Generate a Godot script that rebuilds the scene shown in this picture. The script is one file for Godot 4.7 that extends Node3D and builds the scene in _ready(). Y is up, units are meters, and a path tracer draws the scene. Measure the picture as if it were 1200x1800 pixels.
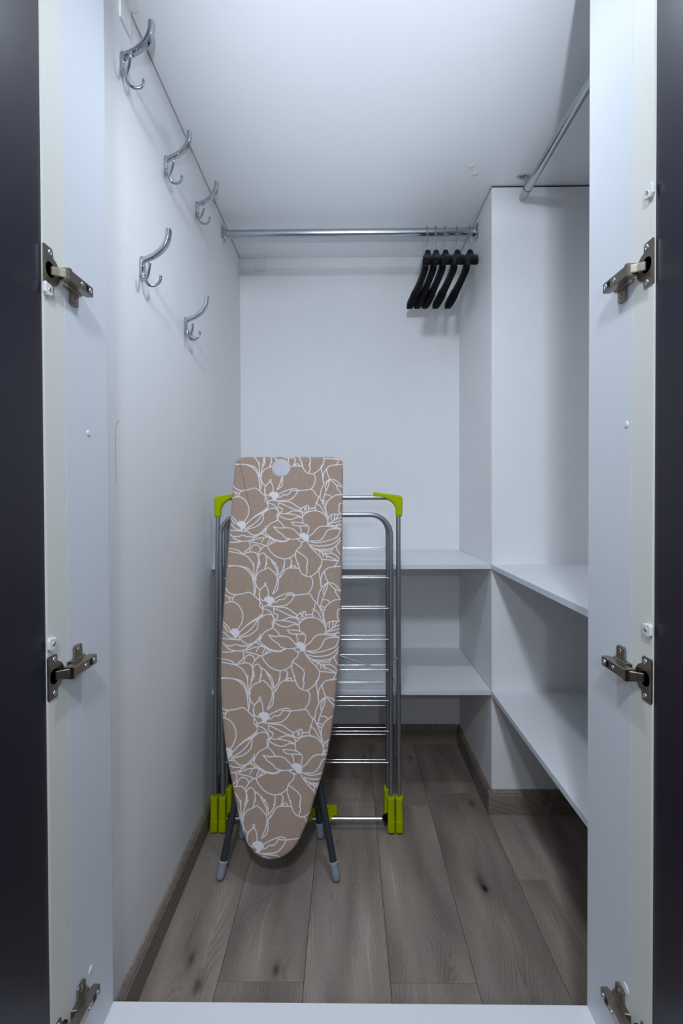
extends Node3D
# A white walk-in closet seen through its open double doors: ironing board and drying rack inside,
# chrome coat hooks on the left wall, rods under the ceiling, corner shelves on the right.

const FLOOR_TO_CEILING := 2.17
const JAMB := 0.442          # half width of the doorway
const FRONT := -0.766        # front plane of the closet
var M := {}
var rng := RandomNumberGenerator.new()


# ------------------------------------------------------------------ mesh helpers
class Mesher:
	var corners := PackedVector3Array()      # triangles, counter-clockwise from outside
	var groups := PackedInt32Array()         # one per triangle: -1 flat, else smooth group
	var next_group := 1

	func _take(list: PackedVector3Array, g: PackedInt32Array) -> void:
		var volume := 0.0
		for i in range(0, list.size(), 3):
			volume += list[i].dot(list[i + 1].cross(list[i + 2]))
		if volume < 0.0:
			for i in range(0, list.size(), 3):
				var t := list[i + 1]
				list[i + 1] = list[i + 2]
				list[i + 2] = t
		corners.append_array(list)
		groups.append_array(g)

	func loft(rings: Array, smooth := true, capped := true, around := false) -> void:
		var list := PackedVector3Array()
		var g := PackedInt32Array()
		var n: int = rings[0].size()
		var side := next_group if smooth else -1
		next_group += 1
		var middle := Vector3.ZERO
		for r in rings:
			for p in r:
				middle += p
		middle /= float(rings.size() * n)
		var last: int = rings.size() if around else rings.size() - 1
		for i in last:
			var a = rings[i]
			var b = rings[(i + 1) % rings.size()]
			for k in n:
				var k2: int = (k + 1) % n
				for p in [a[k], b[k], b[k2], a[k], b[k2], a[k2]]:
					list.append(p - middle)
				g.append(side)
				g.append(side)
		if capped and not around:
			for e in [0, rings.size() - 1]:
				var r = rings[e]
				var c := Vector3.ZERO
				for p in r:
					c += p
				c /= float(n)
				for k in n:
					var k2: int = (k + 1) % n
					var tri := [c, r[k], r[k2]] if e == 0 else [c, r[k2], r[k]]
					for p in tri:
						list.append(p - middle)
					g.append(-1)
		var from := corners.size()
		_take(list, g)
		for i in range(from, corners.size()):
			corners[i] += middle

	func box(lo: Vector3, hi: Vector3, b := 0.0015) -> void:
		b = minf(b, 0.45 * minf(hi.x - lo.x, minf(hi.y - lo.y, hi.z - lo.z)))
		var rings := []
		for level in [[lo.y, b], [lo.y + b, 0.0], [hi.y - b, 0.0], [hi.y, b]]:
			var s: float = level[1]
			var x0 := lo.x + s
			var x1 := hi.x - s
			var z0 := lo.z + s
			var z1 := hi.z - s
			var y: float = level[0]
			rings.append(PackedVector3Array([Vector3(x0 + b, y, z0), Vector3(x1 - b, y, z0), Vector3(x1, y, z0 + b), Vector3(x1, y, z1 - b),
				Vector3(x1 - b, y, z1), Vector3(x0 + b, y, z1), Vector3(x0, y, z1 - b), Vector3(x0, y, z0 + b)]))
		loft(rings, false)

	func plain_box(lo: Vector3, hi: Vector3) -> void:
		var rings := []
		for y in [lo.y, hi.y]:
			rings.append(PackedVector3Array([Vector3(lo.x, y, lo.z), Vector3(hi.x, y, lo.z), Vector3(hi.x, y, hi.z), Vector3(lo.x, y, hi.z)]))
		loft(rings, false)

	# a section (x across, y up) carried along a path; one scale per path point
	func sweep(section: PackedVector2Array, path: PackedVector3Array, scales: PackedVector2Array, up: Vector3, smooth := true, closed := false) -> void:
		var rings := []
		var n := path.size()
		var normal := up
		for i in n:
			var t: Vector3
			if closed:
				t = (path[(i + 1) % n] - path[(i - 1 + n) % n]).normalized()
			else:
				t = (path[mini(i + 1, n - 1)] - path[maxi(i - 1, 0)]).normalized()
			normal = (normal - t * normal.dot(t)).normalized()
			var across := t.cross(normal)
			var ring := PackedVector3Array()
			var s := scales[mini(i, scales.size() - 1)]
			for q in section:
				ring.append(path[i] + across * q.x * s.x + normal * q.y * s.y)
			rings.append(ring)
		loft(rings, smooth, true, closed)

	func tube(path: PackedVector3Array, radius: float, sides := 14, closed := false) -> void:
		var d := (path[1] - path[0]).normalized()
		var up := Vector3.UP if absf(d.y) < 0.9 else Vector3.BACK
		sweep(Mesher.round_section(sides), path, PackedVector2Array([Vector2(radius, radius)]), up, true, closed)

	# profile of (radius, height) pairs turned round an axis
	func lathe(at: Vector3, axis: Vector3, profile: PackedVector2Array, sides := 24, smooth := true, capped := true) -> void:
		var a := axis.normalized()
		var x := a.cross(Vector3.UP if absf(a.y) < 0.9 else Vector3.RIGHT).normalized()
		var y := a.cross(x)
		var rings := []
		for q in profile:
			var ring := PackedVector3Array()
			for k in sides:
				var w := TAU * k / sides
				ring.append(at + a * q.y + (x * cos(w) + y * sin(w)) * maxf(q.x, 0.00005))
			rings.append(ring)
		loft(rings, smooth, capped)

	# a flat outline given thickness, its rims bevelled; place turns outline (x, y, depth) into space
	func plate(outline: PackedVector2Array, thick: float, bevel: float, place: Transform3D, smooth := false) -> void:
		var pts := outline
		if Geometry2D.is_polygon_clockwise(pts):
			pts = pts.duplicate()
			pts.reverse()
		var n := pts.size()
		var inset := PackedVector2Array()
		for i in n:
			var a := (pts[i] - pts[(i - 1 + n) % n]).normalized()
			var b := (pts[(i + 1) % n] - pts[i]).normalized()
			var na := Vector2(-a.y, a.x)
			var nb := Vector2(-b.y, b.x)
			var m := (na + nb).normalized()
			var w: float = bevel / maxf(0.4, m.dot(na))
			inset.append(pts[i] + m * w)
		# the plane geometry counts y upwards: counter-clockwise there means the inside lies to the left
		var levels := [[inset, 0.0], [pts, bevel], [pts, thick - bevel], [inset, thick]]
		if bevel <= 0.0:
			levels = [[pts, 0.0], [pts, thick]]
		var list := PackedVector3Array()
		var g := PackedInt32Array()
		var side := next_group if smooth else -1
		next_group += 1
		for l in levels.size() - 1:
			for k in n:
				var k2 := (k + 1) % n
				var a := _v(levels[l][0][k], levels[l][1])
				var b := _v(levels[l][0][k2], levels[l][1])
				var c := _v(levels[l + 1][0][k2], levels[l + 1][1])
				var d := _v(levels[l + 1][0][k], levels[l + 1][1])
				list.append_array(PackedVector3Array([a, b, c, a, c, d]))
				g.append(side)
				g.append(side)
		for e in [0, levels.size() - 1]:
			var poly: PackedVector2Array = levels[e][0]
			var idx := Geometry2D.triangulate_polygon(poly)
			for t in range(0, idx.size(), 3):
				var a := _v(poly[idx[t]], levels[e][1])
				var b := _v(poly[idx[t + 1]], levels[e][1])
				var c := _v(poly[idx[t + 2]], levels[e][1])
				var up := (b - a).cross(c - a).z > 0.0
				if up == (e == 0):
					list.append_array(PackedVector3Array([a, c, b]))
				else:
					list.append_array(PackedVector3Array([a, b, c]))
				g.append(-1)
		for i in list.size():
			list[i] = place * list[i]
		_take(list, g)

	func _v(p: Vector2, z: float) -> Vector3:
		return Vector3(p.x, p.y, z)

	func done(uv = null) -> ArrayMesh:
		var st := SurfaceTool.new()
		st.begin(Mesh.PRIMITIVE_TRIANGLES)
		for t in groups.size():
			st.set_smooth_group(groups[t])
			for k in [0, 2, 1]:
				var p := corners[t * 3 + k]
				if uv != null:
					st.set_uv(uv.call(p))
				st.add_vertex(p)
		st.generate_normals()
		return st.commit()

	static func round_section(sides := 14) -> PackedVector2Array:
		var s := PackedVector2Array()
		for k in sides:
			s.append(Vector2(cos(TAU * k / sides), sin(TAU * k / sides)))
		return s

	# a unit square (half side 1) with its corners rounded
	static func soft_square(r := 0.35, steps := 3) -> PackedVector2Array:
		var s := PackedVector2Array()
		for c in 4:
			var m := Vector2(1 - r, 0).rotated(0)
			var sx := [1, -1, -1, 1][c] as int
			var sy := [1, 1, -1, -1][c] as int
			m = Vector2(sx * (1 - r), sy * (1 - r))
			for k in steps + 1:
				var w := PI / 2 * c + PI / 2 * k / steps
				s.append(m + Vector2(cos(w), sin(w)) * r)
		return s


func spline(points: PackedVector3Array, steps := 6) -> PackedVector3Array:
	var out := PackedVector3Array()
	var n := points.size()
	for i in n - 1:
		var a := points[maxi(i - 1, 0)]
		var d := points[mini(i + 2, n - 1)]
		for k in steps:
			out.append(points[i].cubic_interpolate(points[i + 1], a, d, float(k) / steps))
	out.append(points[n - 1])
	return out


func bend(points: PackedVector3Array, radius: float, steps := 8) -> PackedVector3Array:   # a polyline whose inner corners are rounded
	var out := PackedVector3Array([points[0]])
	for i in range(1, points.size() - 1):
		var a := (points[i - 1] - points[i]).normalized()
		var b := (points[i + 1] - points[i]).normalized()
		for k in steps + 1:
			var t := float(k) / steps
			var p := points[i] + a * radius
			var q := points[i] + b * radius
			out.append(p.bezier_interpolate(p.lerp(points[i], 0.56), q.lerp(points[i], 0.56), q, t))
	out.append(points[points.size() - 1])
	return out


# ------------------------------------------------------------------ scene helpers
func numbered(called: String) -> String:
	if not has_node(NodePath(called)):
		return called
	var k := 1
	while has_node(NodePath("%s_%03d" % [called, k])):
		k += 1
	return "%s_%03d" % [called, k]


func part(called: String, m: Mesher, material: Material, parent: Node, label := "", uv = null) -> MeshInstance3D:
	var o := MeshInstance3D.new()
	o.name = called if not parent.has_node(NodePath(called)) else _free_name(parent, called)
	o.mesh = m.done(uv)
	o.material_override = material
	if label:
		o.set_meta("label", label)
	parent.add_child(o, true)
	return o


func _free_name(parent: Node, called: String) -> String:
	var k := 1
	while parent.has_node(NodePath("%s_%03d" % [called, k])):
		k += 1
	return "%s_%03d" % [called, k]


func thing(called: String, label: String, category: String, at := Vector3.ZERO, group := "") -> Node3D:
	var o := Node3D.new()
	o.name = numbered(called)
	o.position = at
	add_child(o)
	o.set_meta("label", label)
	o.set_meta("category", category)
	if group:
		o.set_meta("group", group)
	return o


func structure(called: String, label: String, category: String, m: Mesher, material: Material) -> MeshInstance3D:
	var o := part(called, m, material, self, label)
	o.set_meta("category", category)
	o.set_meta("kind", "structure")
	return o


func paint(color: Color, roughness: float, metallic := 0.0) -> StandardMaterial3D:
	var m := StandardMaterial3D.new()
	m.albedo_color = color
	m.roughness = roughness
	m.metallic = metallic
	return m


# ------------------------------------------------------------------ materials
func grain_texture(number: int, knots: Array, w := 256, h := 1400, tone := 1.0) -> ImageTexture:
	# flat-sawn oak stained grey: growth rings cut by the board's face, fine pores, pale sap streaks, dark knots
	var fine := FastNoiseLite.new()
	fine.seed = 100 + number
	fine.frequency = 0.5
	var slow := FastNoiseLite.new()
	slow.seed = 200 + number
	slow.frequency = 1.0
	slow.fractal_octaves = 2
	var data := PackedByteArray()
	data.resize(w * h * 3)
	var width := 0.196
	var length := 1.4
	var heart := 0.03 * sin(number * 2.3)
	var at := 0
	for j in h:
		var z := length * j / h
		var wander := slow.get_noise_2d(z * 2.0, 3.0) * 0.05
		var lift := 0.012 + 0.028 * slow.get_noise_2d(z * 1.6, 40.0)
		var sap := 0.022 * slow.get_noise_2d(z * 2.4, 80.0) + 0.06 * sin(number * 1.7)
		var sap2 := 0.02 * slow.get_noise_2d(z * 2.0, 120.0) - 0.05 * cos(number * 2.9)
		for i in w:
			var x := width * (float(i) / w - 0.5)
			var px := x
			var dark := 0.0
			var ring_push := 0.0
			for k in knots:
				var dx: float = (x - k[0]) / k[2]
				var dz: float = (z - k[1]) / (k[2] * k[3])
				var r2 := dx * dx + dz * dz
				if r2 < 12.0:
					var torn := 1.0 + 0.9 * fine.get_noise_2d(x * 900.0, z * 260.0)
					dark += k[4] * (0.45 * exp(-r2 * 1.3 * torn) + 0.75 * exp(-r2 * 7.0 * torn))
					ring_push += 0.02 * exp(-r2 * 0.35)
			var a := px - heart - wander
			var r := sqrt(a * a + lift * lift) + ring_push + 0.004 * slow.get_noise_2d(x * 30.0, z * 5.0)
			var rings := 0.5 + 0.5 * sin(r * 860.0 + 5.0 * slow.get_noise_2d(x * 12.0, z * 2.0))
			rings = rings * rings * clampf(0.55 + 1.3 * slow.get_noise_2d(x * 14.0 + 30.0, z * 2.6), 0.0, 1.4)
			var pores := fine.get_noise_2d(x * 4200.0, z * 110.0)
			var broad := slow.get_noise_2d(x * 9.0 + 50.0, z * 2.2)
			var v := 0.95 + 0.16 * broad - 0.095 * rings + 0.10 * pores + 0.03 * fine.get_noise_2d(x * 1500.0, z * 900.0)
			var faint := clampf(0.5 + 1.6 * slow.get_noise_2d(z * 3.0, 160.0), 0.0, 1.0)
			v += faint * (0.13 * exp(-pow((x - sap) / 0.0018, 2.0)) + 0.04 * exp(-pow((x - sap2) / 0.003, 2.0)))
			v *= tone * (1.0 - clampf(dark, 0.0, 0.85))
			var warm := 0.5 + 0.5 * slow.get_noise_2d(x * 7.0 + 9.0, z * 3.0)
			data[at] = int(clampf(v * lerpf(149.0, 158.0, warm), 0.0, 255.0))
			data[at + 1] = int(clampf(v * lerpf(139.0, 143.0, warm), 0.0, 255.0))
			data[at + 2] = int(clampf(v * lerpf(132.0, 129.0, warm), 0.0, 255.0))
			at += 3
	return ImageTexture.create_from_image(Image.create_from_data(w, h, false, Image.FORMAT_RGB8, data))


func wood(number: int, knots: Array, tone := 1.0) -> StandardMaterial3D:
	var m := StandardMaterial3D.new()
	m.albedo_texture = grain_texture(number, knots, 256, 1400, tone)
	m.roughness = 0.5
	m.metallic_specular = 0.35
	return m


# the print of the ironing board cover: line-drawn blossoms, two pixels to a millimetre, repeating down the board
const TILE_W := 760
const TILE_H := 678
var ink := PackedByteArray()


func dab(x: float, y: float, r: float) -> void:
	for j in range(floori(y - r - 1), ceili(y + r + 1) + 1):
		for i in range(floori(x - r - 1), ceili(x + r + 1) + 1):
			if i < 0 or i >= TILE_W:
				continue
			var c := clampf(r + 0.5 - Vector2(i - x, j - y).length(), 0.0, 1.0) * 255.0
			var at := posmod(j, TILE_H) * TILE_W + i
			if ink[at] < c:
				ink[at] = int(c)


func line(p: Array) -> void:
	var pts := PackedVector3Array()
	for i in range(0, p.size(), 2):
		pts.append(Vector3(p[i], p[i + 1], 0))
	var fine := spline(pts, 8)
	for i in fine.size() - 1:
		var n := maxi(1, int(fine[i].distance_to(fine[i + 1]) / 1.3))
		for k in n:
			var q := fine[i].lerp(fine[i + 1], float(k) / n)
			dab(q.x, q.y, 3.1)


func blob(p: Array) -> void:
	var poly := PackedVector2Array()
	var lo := Vector2(1e6, 1e6)
	var hi := -lo
	for i in range(0, p.size(), 2):
		poly.append(Vector2(p[i], p[i + 1]))
		lo = lo.min(poly[-1])
		hi = hi.max(poly[-1])
	for y in range(int(lo.y), int(hi.y) + 1):
		for x in range(int(lo.x), int(hi.x) + 1):
			if Geometry2D.is_point_in_polygon(Vector2(x, y), poly):
				dab(x, y, 2.0)


func blossom_print() -> ImageTexture:
	ink.resize(TILE_W * TILE_H)
	ink.fill(0)
	line([245, 106, 272, 82, 289, 105, 294, 130, 294, 151])
	line([272, 82, 245, 106, 237, 143, 251, 170, 274, 179])
	line([335, 162, 372, 143, 422, 126, 450, 129, 457, 142, 442, 170, 412, 198, 375, 207, 313, 210])
	line([333, 187, 349, 181, 364, 168, 386, 168, 404, 155, 413, 139, 435, 138, 453, 140])
	line([453, 140, 509, 133, 547, 128])
	line([547, 121, 565, 93, 571, 50, 558, 19])
	line([319, 135, 333, 104, 344, 67, 345, 29, 328, 4, 302, -20, 283, -29, 264, -19, 230, -3, 212, 26, 207, 51, 219, 88, 239, 109])
	line([328, 129, 349, 107, 354, 73, 355, 35, 376, 10, 391, -16, 416, -30, 482, -30])
	line([355, 35, 367, 26, 376, 10])
	line([345, 29, 340, -15, 320, -49, 303, -74])
	line([354, 16, 346, -27, 325, -65])
	line([360, 10, 384, -28, 389, -60])
	line([425, -32, 447, -48, 463, -35])
	line([422, -32, 431, -48, 430, -67])
	line([475, -61, 486, -24, 502, 4, 528, 19, 558, 19, 594, -7, 618, -39, 624, -64])
	line([532, -62, 529, -37, 535, -18, 528, 7, 528, 18])
	line([606, -23, 616, 24, 624, 83])
	line([624, 83, 623, 30, 638, -8, 662, -33, 700, -44, 751, -48])
	line([644, -11, 648, 11, 658, 36, 667, 54])
	line([667, 54, 636, 80, 615, 117, 607, 154, 604, 182])
	line([667, 54, 659, 98, 638, 150, 624, 203])
	line([667, 57, 646, 86, 638, 117, 647, 135])
	line([667, 54, 708, 66, 750, 105])
	line([677, 63, 709, 94, 750, 109])
	line([712, 97, 719, 121, 750, 160])
	line([750, 160, 710, 164, 679, 183, 655, 208, 643, 251, 654, 304])
	line([638, 163, 666, 165, 679, 177])
	line([614, 203, 648, 208])
	line([617, 209, 640, 226, 649, 223])
	line([751, 215, 733, 225, 730, 267, 740, 291])
	line([595, 179, 586, 209, 578, 240, 566, 255, 535, 256])
	line([547, 125, 566, 143, 576, 161, 595, 179, 611, 197, 634, 245, 657, 310])
	line([577, 219, 606, 239, 625, 269, 654, 304])
	line([476, 266, 494, 251, 528, 238, 529, 274, 499, 284, 476, 266])
	line([501, 253, 520, 271])
	line([519, 247, 505, 274])
	line([535, 259, 569, 255, 579, 270, 539, 274])
	line([313, 210, 363, 214, 413, 219, 451, 242, 479, 260])
	line([332, 221, 376, 238, 427, 261, 480, 275])
	line([260, 225, 295, 233, 324, 257, 338, 287])
	line([332, 224, 336, 251, 359, 262, 356, 281, 338, 293])
	line([260, 225, 275, 209, 294, 206])
	line([240, 137, 242, 174, 256, 198, 263, 216])
	line([192, -56, 195, -6, 204, 44, 213, 94, 209, 137])
	line([209, 143, 200, 82, 190, 20, 163, -18, 111, -35, 34, -40])
	line([34, -34, 85, -38, 137, -23, 177, 14, 196, 63, 206, 131])
	line([234, -57, 214, -12, 209, 26, 214, 50])
	line([267, -26, 266, -38, 278, -61])
	line([25, 104, 45, 131, 84, 143, 134, 136, 171, 126, 196, 138, 223, 162, 246, 180])
	line([246, 180, 244, 210, 261, 228, 265, 252, 235, 280, 193, 308, 158, 339, 129, 369])
	line([70, 180, 75, 158, 90, 143])
	line([21, 147, 47, 159, 58, 186])
	line([25, 196, 62, 186, 93, 195, 120, 219, 141, 261, 140, 303, 124, 339, 116, 357])
	line([50, 159, 69, 162])
	line([158, 339, 200, 308, 236, 289, 265, 261])
	line([233, 295, 213, 331, 184, 362, 149, 386, 119, 402])
	line([239, 301, 233, 349, 192, 385, 143, 401, 119, 414])
	line([236, 295, 278, 264, 315, 260, 331, 275, 335, 293, 326, 305, 331, 335])
	line([13, 306, 33, 320, 60, 347, 71, 376])
	line([21, 329, 34, 341, 55, 370])
	line([24, 371, 37, 377, 69, 403, 94, 405])
	line([27, 410, 83, 414, 132, 416])
	line([54, 450, 79, 453, 109, 443, 140, 451, 177, 451, 190, 459])
	line([29, 436, 42, 448, 68, 471, 111, 481, 154, 478, 178, 468])
	line([138, 413, 176, 439, 225, 432, 248, 414, 257, 396])
	line([32, 490, 81, 488, 111, 481])
	line([175, 474, 195, 444, 231, 429, 269, 449, 313, 471, 325, 480, 301, 492, 265, 507, 228, 496, 167, 486])
	line([175, 477, 226, 458, 269, 452])
	line([248, 461, 234, 485])
	line([288, 466, 274, 495])
	line([307, 474, 292, 492])
	line([196, 456, 251, 396, 256, 378])
	line([154, 480, 162, 509, 151, 533, 128, 551])
	line([161, 550, 174, 515, 198, 503, 223, 514, 230, 531])
	line([29, 530, 48, 532, 85, 540, 110, 557, 128, 559, 170, 550, 201, 555, 218, 578, 222, 606, 214, 652])
	line([30, 550, 49, 552, 110, 563, 154, 585, 184, 624, 193, 650])
	line([214, 572, 225, 543, 248, 516, 269, 507, 291, 539, 323, 570, 360, 586, 391, 590, 427, 579, 456, 555])
	line([214, 572, 225, 595, 228, 612])
	line([229, 629, 221, 583, 235, 560, 253, 557, 269, 577, 273, 605, 264, 657])
	line([269, 574, 306, 599, 329, 627])
	line([388, 591, 387, 626, 381, 646])
	line([421, 588, 434, 607, 423, 642])
	line([308, 383, 346, 391, 388, 387, 432, 395, 463, 421, 486, 447])
	line([308, 383, 334, 412, 366, 432, 385, 452, 413, 460, 446, 461, 495, 453])
	line([328, 341, 283, 366, 263, 396, 258, 425, 287, 448, 325, 468, 374, 476, 410, 463])
	line([262, 431, 306, 466, 350, 479, 386, 478, 416, 463])
	line([331, 338, 356, 358, 376, 382, 389, 390])
	line([421, 351, 467, 351, 510, 361, 536, 384, 531, 426])
	line([421, 351, 443, 371, 480, 374, 523, 374])
	line([477, 377, 487, 403, 485, 421])
	line([332, 296, 366, 295, 416, 297, 466, 308, 491, 320])
	line([336, 305, 374, 325, 417, 333, 460, 317, 491, 320])
	line([496, 308, 526, 283, 569, 273, 613, 281, 651, 316, 661, 352, 652, 370])
	line([493, 302, 494, 326, 498, 355])
	line([338, 293, 336, 311, 334, 335])
	line([391, 292, 433, 276, 477, 281, 496, 302])
	line([537, 440, 561, 425, 591, 389, 627, 373, 701, 378, 744, 386])
	line([557, 472, 605, 468, 635, 441, 653, 405, 689, 390, 744, 389])
	line([744, 389, 723, 439, 690, 457, 630, 476, 581, 483, 538, 469])
	line([551, 495, 594, 503, 654, 499, 703, 481, 742, 445])
	line([548, 501, 582, 521, 637, 525, 691, 516, 721, 492, 742, 462])
	line([493, 479, 488, 508, 461, 535, 457, 573, 470, 612, 485, 652])
	line([461, 538, 498, 560, 530, 588, 534, 617, 529, 651])
	line([532, 478, 545, 501, 576, 535, 607, 564, 626, 592, 621, 626, 604, 652])
	line([465, 462, 484, 476, 508, 479])
	line([582, 527, 619, 540, 656, 563, 723, 593])
	line([607, 529, 613, 558])
	line([625, 534, 635, 574])
	line([646, 545, 659, 580])
	line([619, 534, 685, 533, 685, 516])
	line([686, 545, 722, 567, 735, 592])
	line([646, 551, 692, 547])
	line([626, 589, 687, 593, 735, 598])
	line([715, 503, 722, 527, 743, 555])
	line([726, 598, 714, 624, 705, 641])
	line([658, 358, 663, 316, 687, 295, 749, 291])
	line([664, 358, 700, 333, 749, 311])
	line([681, 304, 679, 334])
	line([703, 297, 700, 333])
	line([676, 355, 749, 335])
	line([658, 364, 701, 369, 744, 356])
	line([712, 321, 730, 291])
	line([704, 384, 737, 356, 747, 374])
	blob([273, 158, 297, 148, 323, 154, 336, 175, 321, 190, 309, 209, 291, 206, 296, 191, 270, 170])
	blob([67, 370, 82, 352, 106, 349, 129, 369, 124, 387, 101, 411, 94, 393])
	blob([479, 430, 500, 420, 528, 429, 538, 449, 532, 475, 511, 473, 495, 453])
	for k in 40:
		dab(272.0 + 6.5 * cos(k * TAU / 40), 71.0 + 6.5 * sin(k * TAU / 40), 2.4)
	var data := PackedByteArray()
	data.resize(TILE_W * TILE_H * 3)
	var weave := FastNoiseLite.new()
	weave.seed = 7
	weave.frequency = 0.5
	for j in TILE_H:
		for i in TILE_W:
			var c := ink[j * TILE_W + i] / 255.0
			var thread := 1.0 + 0.10 * weave.get_noise_2d(i * 1.1, j * 0.05) + 0.10 * weave.get_noise_2d(i * 0.05 + 900.0, j * 1.1) + 0.05 * weave.get_noise_2d(i * 2.0, j * 2.0)
			var at := (j * TILE_W + i) * 3
			data[at] = int(lerpf(168.0 * thread, 226.0, c))
			data[at + 1] = int(lerpf(146.0 * thread, 224.0, c))
			data[at + 2] = int(lerpf(131.0 * thread, 226.0, c))
	return ImageTexture.create_from_image(Image.create_from_data(TILE_W, TILE_H, false, Image.FORMAT_RGB8, data))


func paint_noise(number: int, depth: float) -> NoiseTexture2D:
	var n := FastNoiseLite.new()
	n.seed = number
	n.frequency = 0.012
	n.fractal_octaves = 5
	var t := NoiseTexture2D.new()
	t.width = 512
	t.height = 512
	t.seamless = true
	t.noise = n
	t.normalize = true
	var g := Gradient.new()
	g.set_color(0, Color(1 - depth, 1 - depth, 1 - depth))
	g.set_color(1, Color(1, 1, 1))
	t.color_ramp = g
	return t


func wall_paint(color: Color, number: int, depth := 0.010) -> StandardMaterial3D:
	var m := paint(color, 0.6)
	m.albedo_texture = paint_noise(number, depth)
	m.uv1_triplanar = true
	m.uv1_world_triplanar = true
	m.uv1_scale = Vector3(1.3, 1.3, 1.3)
	m.metallic_specular = 0.3
	return m


func make_materials() -> void:
	M.wall = wall_paint(Color(0.94, 0.94, 0.945), 3)
	M.ceiling = paint(Color(0.93, 0.935, 0.945), 0.45)
	M.hall = paint(Color(0.62, 0.61, 0.61), 0.8)  # unseen hall, greyed for contrast in the chrome reflections
	M.hall_floor = paint(Color(0.33, 0.30, 0.28), 0.6)
	M.laminate = paint(Color(0.90, 0.905, 0.915), 0.38)
	M.jamb = paint(Color(0.87, 0.885, 0.91), 0.42)
	M.stile = paint(Color(0.89, 0.89, 0.86), 0.45)
	M.dark_panel = paint(Color(0.115, 0.105, 0.165), 0.36)
	M.dark_panel.metallic_specular = 0.42
	M.chrome = paint(Color(0.70, 0.72, 0.74), 0.04, 1.0)
	M.rod = paint(Color(0.72, 0.74, 0.76), 0.2, 1.0)
	M.nickel = paint(Color(0.60, 0.57, 0.52), 0.28, 1.0)
	M.bronze = paint(Color(0.62, 0.49, 0.33), 0.35, 0.8)
	M.zinc = paint(Color(0.80, 0.84, 0.88), 0.25, 1.0)
	M.steel = paint(Color(0.62, 0.63, 0.65), 0.33, 0.85)
	M.wire = paint(Color(0.85, 0.86, 0.87), 0.22, 1.0)
	M.lime = paint(Color(0.66, 0.72, 0.0), 0.5)
	M.lime.metallic_specular = 0.18
	M.black = paint(Color(0.03, 0.03, 0.036), 0.42)
	M.black.metallic_specular = 0.25
	M.shadow_gap = paint(Color(0.10, 0.10, 0.10), 0.9)
	M.charcoal = paint(Color(0.20, 0.215, 0.235), 0.4)
	M.cap = paint(Color(0.56, 0.60, 0.65), 0.5)
	M.white_plastic = paint(Color(0.91, 0.91, 0.90), 0.35)
	M.tag = paint(Color(0.73, 0.735, 0.76), 0.45)
	M.mark = paint(Color(0.74, 0.74, 0.745), 0.6)
	var m := StandardMaterial3D.new()
	m.albedo_texture = blossom_print()
	m.roughness = 0.85
	m.metallic_specular = 0.2
	M.cover = m


# ------------------------------------------------------------------ the builder
func _ready() -> void:
	rng.seed = 11
	make_materials()
	camera_and_light()
	room()
	doors()
	for s in [-1, 1]:
		for k in 3:
			hinge(s, k)
	shelves()
	rods()
	drying_rack()
	ironing_board()
	hangers()
	coat_hooks()
	small_fittings()


func camera_and_light() -> void:
	var cam := Camera3D.new()
	cam.name = "camera"
	cam.position = Vector3(0, 1.1, 0)
	cam.rotation = Vector3(-0.0128, 0.0116, -0.0036)
	cam.projection = Camera3D.PROJECTION_FRUSTUM
	cam.near = 0.05
	cam.far = 30.0
	cam.size = 2.0 * 0.05 * 900.0 / 860.0
	cam.frustum_offset = Vector2(0, -14.0 / 860.0 * 0.05)
	cam.current = true
	add_child(cam)

	var env := Environment.new()
	env.background_mode = Environment.BG_COLOR
	env.background_color = Color(0.05, 0.05, 0.055)
	env.tonemap_mode = Environment.TONE_MAPPER_LINEAR
	env.tonemap_exposure = 1.07
	env.sdfgi_enabled = true
	env.ssao_enabled = true
	env.ssil_enabled = true
	var we := WorldEnvironment.new()
	we.name = "environment"
	we.environment = env
	add_child(we)

	# unseen hall lamp above and behind the camera, placed to light doors and closet
	unseen_pendant(Vector3(-0.05, 2.25, 0.55), 1.55)
	# unseen lamp in the closet ceiling, placed to light walls, shelves and sill
	unseen_downlight(Vector3(0.03, FLOOR_TO_CEILING, -0.96), 0.62)
	# unseen flash behind the lens, tilted up to light the closet ceiling
	var flash := SpotLight3D.new()
	flash.name = "unseen_flash"
	flash.position = Vector3(0.09, 1.26, 0.24)
	add_child(flash)
	flash.look_at_from_position(flash.position, Vector3(0.07, 2.17, -0.95), Vector3.UP)
	flash.light_color = Color(0.90, 0.945, 1.0)
	flash.light_energy = 3.2
	flash.light_size = 0.02
	flash.spot_angle = 22.0
	flash.spot_angle_attenuation = 1.0
	flash.spot_range = 12.0
	flash.spot_attenuation = 2.0
	flash.shadow_enabled = true
	# unseen light at the flash, spread evenly to light the column front
	var spill := OmniLight3D.new()
	spill.name = "unseen_flash_spill"
	spill.position = flash.position
	spill.light_color = flash.light_color
	spill.light_energy = 0.22
	spill.light_size = 0.02
	spill.omni_range = 12.0
	spill.omni_attenuation = 2.0
	spill.shadow_enabled = true
	add_child(spill)


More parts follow.
